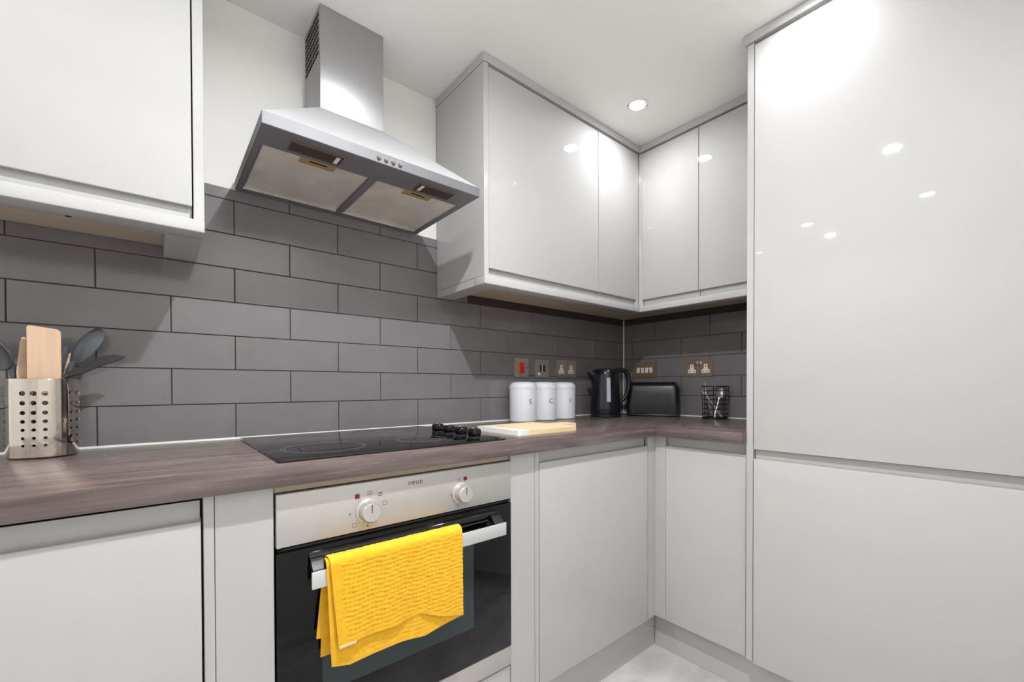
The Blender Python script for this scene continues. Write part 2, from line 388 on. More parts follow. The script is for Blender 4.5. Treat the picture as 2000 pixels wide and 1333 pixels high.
# --- wall units
YU, XU, UB, UP = -322, -324, 1445, 1417
c = thing('wall_cabinet', (-2350, -160, UB), 'gloss grey wall unit left of the extractor hood', 'cabinet')
k = MB(); k.box(-2640, -2056, -276, -14, 1462, 2180, 1); k.build('carcass', CARC, c)
MB().box(-2640, -2056, -276, -4, UB+4, 1461, .5).build('base_board', BEIGE, c, 'beige bare board underside')
MB().box(-2054.5, -2034, -300, -0.8, UB+.5, 2181, 1.2).build('end_panel', PANEL, c)
jdoor('door', c, -2652, -2057.5, UB+2, 2174, -300, 'A', jbot=27)
k = MB(); k.box(-2660, -2034, -304.5, -236, UP, UB, 2, 3); k.box(-2106, -2034, -236.2, -0.8, UP, UB, 1.5)
pl = tag(k.build('light_pelmet', PANEL), 'flat grey pelmet rail under the left wall unit', 'pelmet')
MB().lathe([(5, UP-.4), (5, UP+1)], (-2262, -244, 0), 12).build('screw_hole', DARK, pl, 'dark screw hole under the rail')
tag(MB().box(-2660, -2030, -304, -0.8, 2183, 2211.5, 2).build('cornice', PANEL), 'grey cornice strip on top of the left wall unit', 'cornice')

c = thing('wall_cabinet', (-930, -160, UB), 'wide gloss grey wall unit right of the extractor hood', 'cabinet')
MB().box(-1249, -1229, -324, -0.8, UB+.5, 2181, 1.2).build('end_panel', PANEL, c)
MB().box(-1228, -632, -300, -14, 1462, 2180, 1).build('carcass', CARC, c)
MB().box(-1228, -632, -300, -4, UB+4, 1461, .5).build('base_board', BEIGE, c, 'beige bare board underside')
jdoor('door', c, -1227.5, -632.5, UB+2, 2174, YU, 'A', jbot=27)
c = thing('corner_wall_cabinet', (-300, -300, UB), 'gloss grey corner wall unit with two doors meeting at the inside corner', 'cabinet')
k = MB(); k.box(-630, -14, -300, -14, 1462, 2180, 1); k.box(-300, -14, -616, -300, 1462, 2180, 1); k.build('carcass', CARC, c)
k = MB(); k.box(-630, -4, -300, -4, UB+4, 1461, .5); k.box(-300, -4, -616, -300.5, UB+4, 1461, .5); k.build('base_board', BEIGE, c, 'beige bare board underside')
jdoor('door', c, -629.5, -346, UB+2, 2174, YU, 'A', jbot=27)
jdoor('door', c, -615.5, -341, UB+2, 2174, XU, 'B', jbot=27)
k = MB(); k.box(-344, -324, -318, -302, UB+.5, 2178, 1); k.box(-322, -302, -339, -318, UB+.5, 2178, 1); k.build('corner_post', PANEL, c)
c = thing('wall_cabinet', (-160, -770, UB), 'gloss grey wall unit beside the tall unit on the right wall', 'cabinet')
MB().box(-300, -14, -924, -618, 1462, 2180, 1).build('carcass', CARC, c)
MB().box(-300, -4, -924, -618, UB+4, 1461, .5).build('base_board', BEIGE, c, 'beige bare board underside')
jdoor('door', c, -922, -618.5, UB+2, 2174, XU, 'B', jbot=27)
k = MB(); k.box(-1250, -328, -328.5, -259, UP, UB, 2, 3); k.box(-1249, -1177, -258.8, -0.8, UP, UB, 1.5); k.box(-328, -259, -925, -259, UP, UB, 2, 3)
tag(k.build('light_pelmet', PANEL), 'flat grey pelmet rail under the right-hand wall units', 'pelmet')
k = MB(); k.box(-1253, -2, -328, -0.8, 2183, 2211.5, 2); k.box(-328, -2, -919, -328.2, 2183, 2211.5, 2)
tag(k.build('cornice', PANEL), 'grey cornice strip on top of the right-hand wall units', 'cornice')

# ------------------------------------------------------------------ extractor hood
hd = thing('cooker_hood', (-1638, -4, 1653), 'stainless steel chimney extractor hood above the hob', 'extractor hood')
X0, X1, Y1, ZH, ZBD = -1937, -1340, -425, 1653, 1681
k = MB(); b4 = [(X0, -1), (X1, -1), (X1, Y1), (X0, Y1)]; t4 = [(-1738, -1), (-1540, -1), (-1540, -164), (-1738, -164)]
vs = [(x, y, ZBD) for x, y in b4] + [(x, y, 1900) for x, y in t4]
k._add(vs, [(i, (i+1) % 4, 4+(i+1) % 4, 4+i) for i in range(4)] + [(4, 5, 6, 7), (3, 2, 1, 0)])
k.build('canopy', STEELH, hd)
k = MB()
for x0, x1, y0, y1 in ((X0, X1, Y1, Y1+2.5), (X0, X0+2.5, Y1+2.5, -1), (X1-2.5, X1, Y1+2.5, -1)): k.box(x0, x1, y0, y1, ZH, ZBD+.5, .8)
k.build('front_band', STEELB, hd)
k = MB(); k.box(-1738, -1540, -164, -1, 1898, 2211, 1.5, 2); k.build('chimney', STEEL, hd)
k = MB()
for i in range(9):
    for j in range(7):
        k.box(-1739, -1737.4, -150+i*16.5, -139+i*16.5, 2068+j*19, 2079+j*19, 0)
k.build('vent_grille', DARK, hd, 'dark slots in the side of the chimney', 'stuff')
# underside: frame with a recess for two mesh filters
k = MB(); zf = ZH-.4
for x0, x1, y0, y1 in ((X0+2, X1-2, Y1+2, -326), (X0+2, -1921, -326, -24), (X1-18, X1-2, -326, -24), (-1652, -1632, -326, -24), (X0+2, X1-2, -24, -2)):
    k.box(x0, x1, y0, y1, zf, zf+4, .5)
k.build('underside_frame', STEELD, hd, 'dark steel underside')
for x0, x1 in ((-1920, -1653), (-1631, -1359)):
    fl = MB().box(x0, x1, -325, -25, ZH+4, ZH+9, .5).build('grease_filter', MESH, hd, 'greasy metal mesh filter')
    k = MB(); k.box(x0, x1, -28, -25, ZH-1, ZH+4, .4); k.box(x0, x0+3, -325, -25, ZH+1, ZH+4, .4); k.box(x1-3, x1, -325, -25, ZH+1, ZH+4, .4)
    k.build('filter_rim', CHROME, fl)
    xm = (x0+x1)/2
    lt = MB().box(xm-45, xm+45, -324, -292, ZH+.5, ZH+4.5, 1.5).build('filter_latch', BRASSY, fl, 'yellowed latch plate')
    k = MB(); k.box(xm-22, xm+22, -317, -312, ZH-.6, ZH+1, .4); k.build('latch_slot', DARK, fl)
for x0, x1 in ((-1866, -1748), (-1524, -1416)):
    lm = MB().box(x0, x1, -392, -348, ZH-4, ZH-.5, 1.5).build('hood_lamp', LENSBR, hd, 'brown stained lamp cover')
    k = MB(); k.box(x1-14 if x0 < -1700 else x0+4, x1-4 if x0 < -1700 else x0+14, -388, -354, ZH-5, ZH-3.8, .4); k.build('lamp_tip', IVORY, lm)
    k = MB(); k.tube([(x0-2, -394, ZH-2), (x1+2, -394, ZH-2), (x1+2, -346, ZH-2), (x0-2, -346, ZH-2)], 1.6, 6, True); k.build('lamp_trim', mat('rusty_trim', (128, 104, 84), .5, .4), lm)
for x in (-1666, -1646, -1626, -1606):
    MB().lathe([(6, 0), (6, -3), (5, -6), (0, -6.5)], (x, Y1, 1667), 16, 'y').build('push_button', CHROME, hd)

# ------------------------------------------------------------------ hob
hb = thing('hob', (-1638, -292, 904), 'black glass ceramic hob set in the worktop above the oven', 'hob')
MB().box(-1935, -1342, -555, -32, 904.2, 909, 2, 2).build('glass_plate', GLASSB, hb)
for x, y, R in ((-1800, -400, 98), (-1795, -165, 72), (-1540, -150, 98), (-1535, -405, 72)):
    k = MB()
    for rr in (R, R-7): k.tube([(x+rr*math.cos(a*math.pi/24), y+rr*math.sin(a*math.pi/24), 909.0) for a in range(48)], .8, 4, True, .2)
    k.build('cooking_zone', PRINT, hb, 'faint printed cooking ring')
for y in (-279, -348, -419, -490):
    kb = MB().lathe([(19, 909), (19, 912), (17, 914), (0, 914)], (-1408, y, 0), 28).build('control_knob', BLACK, hb, 'glossy black control knob')
    k = MB(); mt = Matrix.Translation((-1408, y, 914)) @ Matrix.Rotation(math.radians(8), 4, 'Z')
    k.box(-15.5, 15.5, -17, 17, -1, 23, 7.5, 4, mt); k.build('knob_grip', BLACKG, kb)
    k = MB(); k.box(-1.2, 1.2, 1, 9, 23, 23.3, 0, 1, mt); k.build('knob_pointer', WHITE, kb)

# ------------------------------------------------------------------ oven
ov = thing('built_in_oven', (-1647, -300, 262), 'built-in electric oven with steel control panel and black glass door', 'oven')
MB().box(-1940, -1356, -562, -60, 268, 842, 1).build('oven_body', STEELD, ov)
MB().box(-1945.5, -1350, -588, -563, 741, 847, 1.5, 2).build('control_panel', OVENM, ov)
MB().box(-1942, -1354, -580, -563, 730, 741, 0).build('vent_gap', DARK, ov)
MB().box(-1935, -1361, -584, -579, 733.5, 738, .5).build('vent_lip', BLACKS, ov)
dr = MB().box(-1945.5, -1350, -588, -563, 321, 730, 1.5, 2).build('glass_door', GLASSO, ov, 'black glass oven door')
MB().box(-1862, -1479, -588.5, -587.6, 418, 668, .2).build('oven_window', GLASSW, dr, 'darker see-through window in the door')
MB().box(-1945.5, -1350, -588, -563, 266, 319.5, 1.5, 2).build('bottom_trim', OVENM, ov, 'steel strip below the glass door')
hn = MB().prism([(0, 8), (-8, 6), (-12, 12), (-13, 20), (-10, 27), (-4, 31), (0, 31)], lambda p, q, a: (a, -588+p, 690+q), -1888, -1406).build('door_handle', BLACKG, ov, 'black handle with a white metal front strip', sharp=60)
MB().box(-1890, -1404, -627.4, -615, 664, 692, 1.5, 2).build('handle_bar', BLACK, hn)
hp = [(0, 20), (-12, 24), (-24, 18), (-34, 6), (-39, 3), (-39, -24), (-30, -24), (-28, -8), (-20, 2), (0, 8)]
for x0, x1 in ((-1888, -1864), (-1436, -1406)): MB().prism(hp, lambda p, q, a: (a, -588+p, 690+q), x0, x1).build('handle_bracket', BLACK, hn, sharp=50)
MB().box(-1892, -1402, -632, -627.5, 660, 694, 1.5, 2).build('handle_strip', mat('pale_handle_metal', (214, 214, 214), .35, .3), hn, 'pale metal front strip')
for xk, zk, big in ((-1764, 784, 1), (-1518, 784, 0)):
    kn = MB().lathe([(27, -588), (27, -591), (23, -593), (21.5, -612), (19.5, -614.5), (0, -615)], (xk, 0, zk), 40, 'y').build('control_knob', mat('pale_knob_metal', (206, 204, 202), .3, .6), ov, 'round pale metal control knob')
    k = MB(); k.box(xk-1, xk+1, -615.6, -614.6, zk, zk+18, 0); k.build('knob_pointer', PRINT, kn)
for x, z in ((-1787, 819), (-1505, 819)):
    MB().box(x-5, x+5, -589.2, -587.5, z-5, z+5, .5).build('indicator_lamp', REDD, ov, 'square dark red indicator lamp')
k = MB()
def frame_sym(x, z, w_, h_, t_=.8):
    k.box(x-w_/2, x+w_/2, -588.4, -587.8, z+h_/2-t_, z+h_/2, 0); k.box(x-w_/2, x+w_/2, -588.4, -587.8, z-h_/2, z-h_/2+t_, 0)
    k.box(x-w_/2, x-w_/2+t_, -588.4, -587.8, z-h_/2, z+h_/2, 0); k.box(x+w_/2-t_, x+w_/2, -588.4, -587.8, z-h_/2, z+h_/2, 0)
def bar(x, z, w_, h_): k.box(x-w_/2, x+w_/2, -588.4, -587.8, z-h_/2, z+h_/2, 0)
for i in range(3): bar(-1759, 826-i*3.5, 12, 1)
bar(-1759, 815, 1.5, 1.5); frame_sym(-1735, 816, 9, 8); bar(-1735, 818, 7, 1); bar(-1735, 814, 7, 1)
frame_sym(-1724, 794, 10, 9); bar(-1803, 784, 5, 1); bar(-1803, 781, 1, 5); frame_sym(-1793, 757, 10, 9); bar(-1764, 750, 3, 5); bar(-1784, 806, 1.5, 1.5)
frame_sym(-1524, 818, 8, 8); bar(-1504, 806, 1.5, 1.5); bar(-1548, 784, 5, 1.2); bar(-1546, 780, 1.2, 4); bar(-1528, 754, 6, 1); bar(-1528, 751, 1, 4)
k.build('symbol_print', PRINT, ov, 'small grey printed oven symbols', 'stuff')
text_mesh('neue', 19, 'brand_lettering', LOGO, ov, lambda x, y, z: (-1647+x*1.05, -588.1-z*.3, 831+y), 'dark grey lettering on the control panel')

# ------------------------------------------------------------------ tea towel over the oven handle
def towel():
    NX, cell = 132, 9.5
    XLf, XR = -1862, -1549
    def interp(tab, t):
        for (a, va), (b, vb) in zip(tab, tab[1:]):
            if t <= b: return va+(vb-va)*(t-a)/(b-a)
        return tab[-1][1]
    frontz = [(0, 533), (.2, 538), (.43, 534), (.62, 541), (.8, 516), (1, 499)]
    innerz = [(0, 498), (.12, 487), (.28, 490), (.5, 488), (.67, 484), (.83, 490), (1, 496)]
    backz = [(0, 506), (1, 500)]
    k = MB(); EDGE = .05
    def sheet(ztab, ybase, top, xl, amp, ph, slant=0, waf=1.0, side=-1):
        pts = []
        NZ = 92
        for j in range(NZ+1):
            v = j/NZ; row = []
            for i in range(NX+1):
                t_ = i/NX
                zb = interp(ztab, t_); z = top+(zb-top)*v
                x = xl+(XR-xl)*t_ + slant*v*(1-t_)
                fold = amp*v*(math.sin(t_*7.5+ph)+.5*math.sin(t_*17+ph*2)+1.1*math.exp(-((t_-.66)/.07)**2))
                wv = 0
                if .055 < t_ and v < .965:
                    wv = waf*2.2*(max(abs(math.sin(math.pi*(x+1.3*math.sin(z*.11))/cell)), abs(math.sin(math.pi*(z+1.3*math.sin(x*.09+1))/cell)))**2.2)
                    wv += waf*(random.uniform(-.35, .35)+.5*math.sin(x*.23+z*.31)*math.sin(z*.19))
                else: wv = 1.6
                row.append((x, ybase+side*(wv+fold), z))
            pts.append(row)
        return pts
    fr = sheet(frontz, -640, 704, XLf+2, 3.5, .6, 14)
    bk = sheet(backz, -606.5, 704, XLf, 0.8, 2.0, -8, .3, 1)
    # over the bar: arc from the front sheet to the back sheet
    over = []
    for j in range(9):
        a = math.pi*j/8; row = []
        for i in range(NX+1):
            p, q = Vector(fr[0][i]), Vector(bk[0][i]); m_ = (p+q)/2
            row.append((m_.x+(p.x-m_.x)*math.cos(a), m_.y+(p.y-m_.y)*math.cos(a), 704+13*math.sin(a)+random.uniform(-.8, .8)))
        over.append(row)
    k.grid(fr[::-1] + over[1:-1] + bk)
    inn = sheet(innerz, -634, 703, XLf-4, 2.0, 1.3, 8, .8)
    bk2 = sheet(innerz, -611, 703, XLf-2, .6, .3, -20, .3, 1)
    over2 = []
    for j in range(7):
        a = math.pi*j/6
        over2.append([((Vector(inn[0][i])+Vector(bk2[0][i]))/2 + (Vector(inn[0][i])-Vector(bk2[0][i]))/2*math.cos(a) + Vector((0, 0, 9*math.sin(a)))) for i in range(NX+1)])
    k.grid([list(map(tuple, q)) for q in inn[::-1] + over2[1:-1] + bk2[:70]])
    o = k.build('tea_towel', YEL, None, sharp=180, org=(-1705, -630, 600))
    md = o.modifiers.new('thickness', 'SOLIDIFY'); md.thickness = .0016; md.offset = 0
    tag(o, 'yellow waffle-weave tea towel folded over the oven door handle', 'towel')
    lb = MB(); lb.box(-1846, -1812, -648.5, -647.5, 533.5, 538.5, .3)
    lb.build('care_label', TAG, o, 'small pale label sewn on the hem')
towel()

# ------------------------------------------------------------------ downlights
for i, (x, y) in enumerate(LAMPS):
    lab = ['recessed ceiling downlight above the inside corner of the wall units', 'recessed ceiling downlight close to the tall unit',
           'recessed ceiling downlight in front of the extractor hood', 'recessed ceiling downlight out to the left, nearer the door wall',
           'recessed ceiling downlight close to the left wall unit', 'recessed ceiling downlight farthest left, towards the end wall'][i]
    d = thing('downlight', (x, y, CEIL), lab, 'ceiling light', None, 0)
    MB().lathe([(30.5, CEIL-2.6), (33, CEIL-3.5), (40, CEIL-3), (43, CEIL-.2), (43, CEIL-.05)], (x, y, 0), 40).build('bezel', BEZ, d)
    MB().lathe([(0, CEIL-2.6), (31, CEIL-2.6)], (x, y, 0), 32).build('lens', GLOW if i < 5 else GLOWD, d)
    for s_ in (-1, 1): MB().lathe([(3, CEIL-4.4), (3, CEIL-3)], (x+s_*30, y-s_*24, 0), 10).build('clip_screw', PRINT, d)
    ld = bpy.data.lights.new('beam', 'AREA'); ld.shape = 'DISK'; ld.size = .044; ld.energy = BEAM_W[i]; ld.spread = math.radians(BEAM_SPREAD[i]); ld.color = (.985, .99, 1.0)
    lo = bpy.data.objects.new('beam', ld); C.objects.link(lo); lo.parent = d; lo.location = (0, 0, -.004)

# ------------------------------------------------------------------ wall plates
def plate(name, wall, a, z, w_, h_, m, label, cat):
    """local frame: +x along the wall to the viewer's right, +z up, -y out of the wall"""
    loc = (a, -.6, z) if wall == 'A' else (-.6, a, z)
    o = thing(name, loc, label, cat, None, 0 if wall == 'A' else -math.pi/2, True)
    MB().prism(rrect(w_, h_, 3), lambda p, q, y: (p, y, q), -4.5, -.2).build('plate', m, o, sharp=30)
    return o
def socket(o, rock):
    for s_ in (-1, 1):
        x = s_*36
        pts = [(-21, -26), (21, -26), (21, -10), (12, -6), (9, 6), (9, 18), (-9, 18), (-9, 6), (-12, -6), (-21, -10)]
        ins = MB().prism(pts, lambda p, q, y: (x+p, y, q), -5.6, -4).build('socket_insert', IVORY, o, 'white moulded socket face')
        k = MB(); k.box(x-2, x+2, -6, -5.4, 3, 12, 0)
        for t_ in (-1, 1): k.box(x+t_*11-3.5, x+t_*11+3.5, -6, -5.4, -20, -16, 0)
        k.build('pin_slot', DARK, ins)
        kk = MB(); mt = Matrix.Translation((s_*9, -5, 23)) @ Matrix.Rotation(math.radians(8), 4, 'X'); kk.box(-6, 6, -3.5, 1, -11, 11, 1, 2, mt)
        kk.build('switch_rocker', rock, o)
    for s_ in (-1, 1): MB().lathe([(3, -4), (3, -5.4), (0, -5.6)], (s_*64, 0, 0), 12, 'y').build('screw', CHROME, o)
c = plate('cooker_switch', 'A', -803, 1149, 88, 88, NICK, 'square nickel wall plate with a red cooker switch', 'switch')
k = MB(); mt = Matrix.Translation((0, -5, -2)) @ Matrix.Rotation(math.radians(-6), 4, 'X'); k.box(-12, 12, -5, 2, -24, 24, 1.5, 2, mt); k.build('switch_rocker', RED, c, 'red rocker')
for s_ in (-1, 1): MB().lathe([(3.5, -4), (3.5, -5.4), (0, -5.6)], (s_*32, 0, 0), 12, 'y').build('screw', CHROME, c)
c = plate('fused_spur', 'A', -670, 1148, 88, 86, NICK, 'square nickel wall plate with dark fuse holder and switch, left of the double socket', 'switch')
MB().box(-17, -3, -9, -4, -16, 18, 1.5).build('fuse_holder', UTD, c, 'dark fuse holder')
MB().box(3, 20, -9, -4, -16, 18, 1.5).build('switch_rocker', UTD, c, 'dark rocker')
MB().box(-2, 2, -7, -4, -18, 20, .5).build('divider', IVORY, c)
MB().lathe([(8, -4), (8, -6), (0, -6.5)], (-20, 0, -27), 18, 'y').build('cable_outlet', IVORY, c, 'small white round cable outlet')
c = plate('double_socket', 'A', -497, 1151, 146, 86, NICK, 'nickel double socket on the back wall above the canisters', 'socket'); socket(c, mat('grey_rocker', (150, 142, 138), .4))
c = plate('light_switch', 'B', -146, 1151, 146, 86, NICKB, 'brown-tinted nickel four-gang light switch above the toaster', 'switch')
for i in range(4):
    k = MB(); mt = Matrix.Translation((-41+i*27, -5, -2)) @ Matrix.Rotation(math.radians(7 if i % 2 else -7), 4, 'X'); k.box(-9, 9, -4, 1, -15, 15, 1.2, 2, mt); k.build('switch_rocker', IVORY, c)
c = plate('double_socket', 'B', -458, 1152, 146, 86, NICKB, 'brown-tinted nickel double socket on the right wall above the wire basket', 'socket'); socket(c, CHROME)

# ------------------------------------------------------------------ canisters
def canister(x, letter, label):
    o = thing('canister', (x, -74, 904), label, 'canister', 'white lidded storage canisters', 0, True)
    R = 62
    MB().lathe([(R-2, .6), (R, 2.5), (R, 146), (R-.6, 147.5)], n=48).build('body', ENAM, o)
    MB().lathe([(R+.9, 143.5), (R+.9, 152), (R, 158), (R-4, 166), (R-10, 172), (R-20, 175.5), (R-36, 177), (0, 177.6)], n=48).build('lid', ENAM, o)
    def wrap(px, py, pz):
        a = math.radians(-101)+px/R; rr = R+.25+pz*.3
        return (rr*math.cos(a), rr*math.sin(a), 88+py)
    text_mesh(letter, 30, 'letter', LETTER, o, wrap, 'black letter on the front')
    return o
canister(-853, 'S', 'white lidded canister lettered S, nearest the chopping board')
canister(-725, 'C', 'white lidded canister lettered C, middle of the three')
canister(-597, 'T', 'white lidded canister lettered T, nearest the kettle')

# ------------------------------------------------------------------ chopping board
bd = thing('chopping_board', (-1120, -397, 904), 'pale wooden paddle chopping board with a white painted end beside the hob', 'chopping board')
def outline(pts, fn, z0, z1, name, m, parent, bev=2):
    b = MB(); b.prism(pts, fn, z0, z1)
    bmesh.ops.bevel(b.bm, geom=[e for e in b.bm.edges if len(e.link_faces) == 2 and e.calc_face_angle(0) > .9 and abs(e.verts[0].co.z-e.verts[1].co.z) < .01], offset=bev, segments=2, affect='EDGES')
    return b.build(name, m, parent)
fz = lambda p, q, a: (p, q, a)
outline([(-1212, -282), (-1248, -282), (-1255, -289), (-1255, -507), (-1248, -514), (-1212, -514)], fz, 904.3, 920, 'painted_end', WHITEB, bd)
outline([(-1211.5, -514), (-992, -514), (-985, -507), (-985, -450), (-975, -436), (-905, -436), (-893, -425), (-893, -370), (-905, -359), (-975, -359), (-985, -345), (-985, -289), (-992, -282), (-1211.5, -282)], fz, 904.3, 920, 'wooden_board', PALEW, bd)

# ------------------------------------------------------------------ kettle
kt = thing('kettle', (-347, -137, 904), 'black cordless jug kettle with a pale water window, left of the toaster', 'kettle', None, math.radians(146), True)
MB().lathe([(76, .5), (78, 3), (78, 13), (74, 18), (60, 19)], n=48).build('power_base', BLACKS, kt)
k = MB(); pts = []; NZ = 26; NA = 56
for j in range(NZ+1):
    z = 20+222*j/NZ; tt = j/NZ; row = []
    rb = 75 if tt < .05 else 77-13*tt**1.3-(3*max(0, tt-.92)/.08)
    for i in range(NA+1):
        a = 2*math.pi*i/NA; rr = rb
        da = abs((a+math.pi) % (2*math.pi)-math.pi)
        sp = max(0, 1-da/.42); rr += 40*sp**1.4*max(0, (tt-.62)/.38)**1.6
        zz = z - (0 if tt < .7 else (tt-.7)/.3*14*(math.cos(a)*.5+.5))*(1 if da < 1.6 else .4)
        row.append((rr*math.cos(a), rr*math.sin(a), zz))
    pts.append(row)
k.grid(pts); k.bm.faces.new([k.bm.verts[i] for i in range(NA)][::-1] if False else [v for v in list(k.bm.verts)[:NA]])
bmesh.ops.remove_doubles(k.bm, verts=list(k.bm.verts), dist=.01); k.build('jug', BLACKS, kt)
k = MB(); k.lathe([(66, 228), (62, 238), (52, 243), (30, 246), (0, 247)], n=40); k.build('lid', BLACKS, kt)
k = MB(); k.tube([(-56, 0, 236), (-82, 0, 241), (-106, 0, 234), (-121, 0, 212), (-127, 0, 180), (-123, 0, 140), (-108, 0, 104), (-90, 0, 82), (-68, 0, 72)], [11, 12, 12, 12, 12, 11, 10, 9, 9], 12); k.build('handle', BLACKS, kt)
def on_jug(ang, z):
    tt = (z-20)/222; rb = 77-13*tt**1.3; return (rb*math.cos(ang), rb*math.sin(ang))
pts = []
for j in range(13):
    z = 78+120*j/12; row = []
    for i in range(5):
        x_, y_ = on_jug(math.radians(78+i*3.7), z); row.append((x_*1.012, y_*1.012, z))
    pts.append(row)
k = MB(); k.grid(pts); wn = k.build('water_window', WINDOW, kt, 'pale translucent water level window')
md = wn.modifiers.new('thickness', 'SOLIDIFY'); md.thickness = .002; md.offset = 0

# ------------------------------------------------------------------ toaster
ts = thing('toaster', (-110, -266, 904), 'black two-slice toaster against the right wall, beside the kettle', 'toaster', None, math.radians(-64), True)
def tsec(hw, top, zb=14): # profile in (y, z)
    return [(-hw, zb), (-hw-2, zb+40), (-hw+3, top-26), (-hw+11, top-8), (-hw+24, top), (hw-24, top), (hw-11, top-8), (hw-3, top-26), (hw+2, zb+40), (hw, zb)]
MB().prism(tsec(66, 176), lambda p, q, a: (a, p, q), -92, 92).build('body', mat('black_brushed_shell', (25, 26, 33), .28, .2), ts, sharp=50)
for s_ in (-1, 1):
    k = MB(); A = tsec(68, 178, 10); B = [(p*.93, min(q, 166)*(.98 if q > 60 else 1)) for p, q in A]
    n = len(A); vs = [(s_*92, p, q) for p, q in A] + [(s_*112, p, q) for p, q in A[:]] + [(s_*127, p, q if q < 60 else q-12) for p, q in B]
    fs = [(i, (i+1) % n, n+(i+1) % n, n+i) for i in range(n)] + [(n+i, n+(i+1) % n, 2*n+(i+1) % n, 2*n+i) for i in range(n)] + [tuple(range(2*n, 3*n)), tuple(range(n))]
    k._add(vs, fs); e = k.build('end_cap', BLACK, ts, sharp=55)
    MB().lathe([(0, s_*128), (4, s_*127.5), (5, s_*124)], (0, -50, 150), 14, 'x').build('chrome_stud', CHROME, e)
MB().box(-124, 124, -68, 68, 1, 12, 4, 2).build('base', BLACK, ts)
for y in (-24, 24): MB().box(-80, 80, y-13, y+13, 174, 177, .5).build('bread_slot', DARK, ts)
MB().box(-140, -126, -14, 14, 116, 128, 3, 2).build('lever', BLACK, ts)
MB().lathe([(14, -127), (13, -136), (0, -137)], (0, 0, 60), 24, 'x').build('browning_dial', CHROME, ts)

# ------------------------------------------------------------------ wire basket with spoons
bx, by = -72, -572
wbk = thing('wire_basket', (bx, by, 904), 'black wire cutlery basket on the worktop next to the tall unit', 'basket', None, 0, True)
def ring(R, z, n=32): return [(R*math.cos(2*math.pi*i/n), R*math.sin(2*math.pi*i/n), z) for i in range(n)]
k = MB()
for z in (24, 46, 68, 90, 112, 133): k.tube(ring(55+z*.022, z), 1.5, 6, True)
k.build('wire_rings', BLACK, wbk, kind='stuff')
k = MB()
for i in range(8):
    a = 2*math.pi*(i+.4)/8; k.tube([(54*math.cos(a), 54*math.sin(a), 4), (58.4*math.cos(a), 58.4*math.sin(a), 154)], 1.6, 6)
k.build('wire_uprights', BLACK, wbk, kind='stuff')
k = MB(); k.tube(ring(58.5, 154, 40), 3, 8, True); k.build('rim', BLACK, wbk)
k = MB(); k.lathe([(57, .5), (57, 7), (54, 8), (54, 3), (0, 3)], n=36); k.build('base', BLACK, wbk)
def spoon(p0, p1, bowl, label, roll_=0.0):
    """p0: end of the handle, p1: centre of the bowl (world mm)"""
    o = thing('spoon', p0, label, 'spoon')
    a, b = Vector(p0), Vector(p1); d_ = (b-a).normalized(); L = (b-a).length
    sd = d_.cross(Vector((-.77, -.6, .2))).normalized(); nn = sd.cross(d_)
    sd, nn = sd*math.cos(roll_)+nn*math.sin(roll_), nn*math.cos(roll_)-sd*math.sin(roll_)
    k = MB(); pts = []
    for j in range(17):
        t_ = j/16; hw = 5.2-2.6*min(1, t_*1.4)+(1.5 if j == 0 else 0)*-1
        c_ = a+d_*(L-bowl*.9)*t_; row = [tuple(c_+sd*hw*q+nn*(1.2-abs(q)*.9)) for q in (-1, -.5, 0, .5, 1)]
        pts.append(row)
    k.grid(pts); hnd = k.build('handle', CUTL, o); md = hnd.modifiers.new('thickness', 'SOLIDIFY'); md.thickness = .0016
    k = MB(); pts = []
    for j in range(11):
        t_ = -1+2*j/10; row = []
        wd = bowl*.68*math.sqrt(max(0.02, 1-t_*t_))*(1-.12*t_)
        for i in range(9):
            q = -1+2*i/8; dep = 8*(1-t_*t_)*(1-q*q)
            row.append(tuple(b+d_*bowl*t_+sd*wd*q-nn*dep))
        pts.append(row)
    k.grid(pts); bw = k.build('bowl', CUTL, o); md = bw.modifiers.new('thickness', 'SOLIDIFY'); md.thickness = .0012
    return o
spoon((bx+14, by-26, 912), (bx-30, by+38, 1032), 15, 'steel spoon leaning diagonally in the wire basket, bowl at upper left')
spoon((bx-30, by-12, 913), (bx+4, by-24, 1026), 25, 'steel spoon with a big round bowl in the wire basket')
spoon((bx+22, by+24, 914), (bx-32, by+34, 1070), 6, 'thin steel spoon poking out above the wire basket rim')

# ------------------------------------------------------------------ utensil holder and utensils
hx, hy, HR = -2322, -98, 57.5
uh = thing('utensil_holder', (hx, hy, 904), 'perforated stainless steel utensil pot at the left end of the worktop', 'utensil holder', None, 0, True)
v0 = math.degrees(math.atan2(-1.42, .2))     # bearing of the viewer
cols = [v0+q for q in (-110, -93, -76, -31, -14, 3, 48, 65, 82, 127, 144, 161, 200, 217, 233)]
cols = [q % 360 for q in cols]
zr = [(30, 5.6), (46, 6.2), (64, 7), (82, 8), (101, 8.8), (122, 9.6), (143, 10.4)]
k = MB(); bm = k.bm; cache = {}
def vert(a, z):
    key = (round(a % 360, 2), round(z, 2))
    if key not in cache:
        q = math.radians(a); cache[key] = bm.verts.new((HR*math.cos(q), HR*math.sin(q), z))
    return cache[key]
angs = set()
for q in cols: angs.update([round(q-8.5, 2) % 360, round(q+8.5, 2) % 360])
angs = sorted(angs); full = []
for a, b in zip(angs, angs[1:]+[angs[0]+360]):
    n = max(1, round((b-a)/17)); full += [a+(b-a)*i/n for i in range(n)]
full = sorted(full)
zb = [4, 22, 38, 55, 73, 91.5, 111.5, 132.5, 153.5, 174]
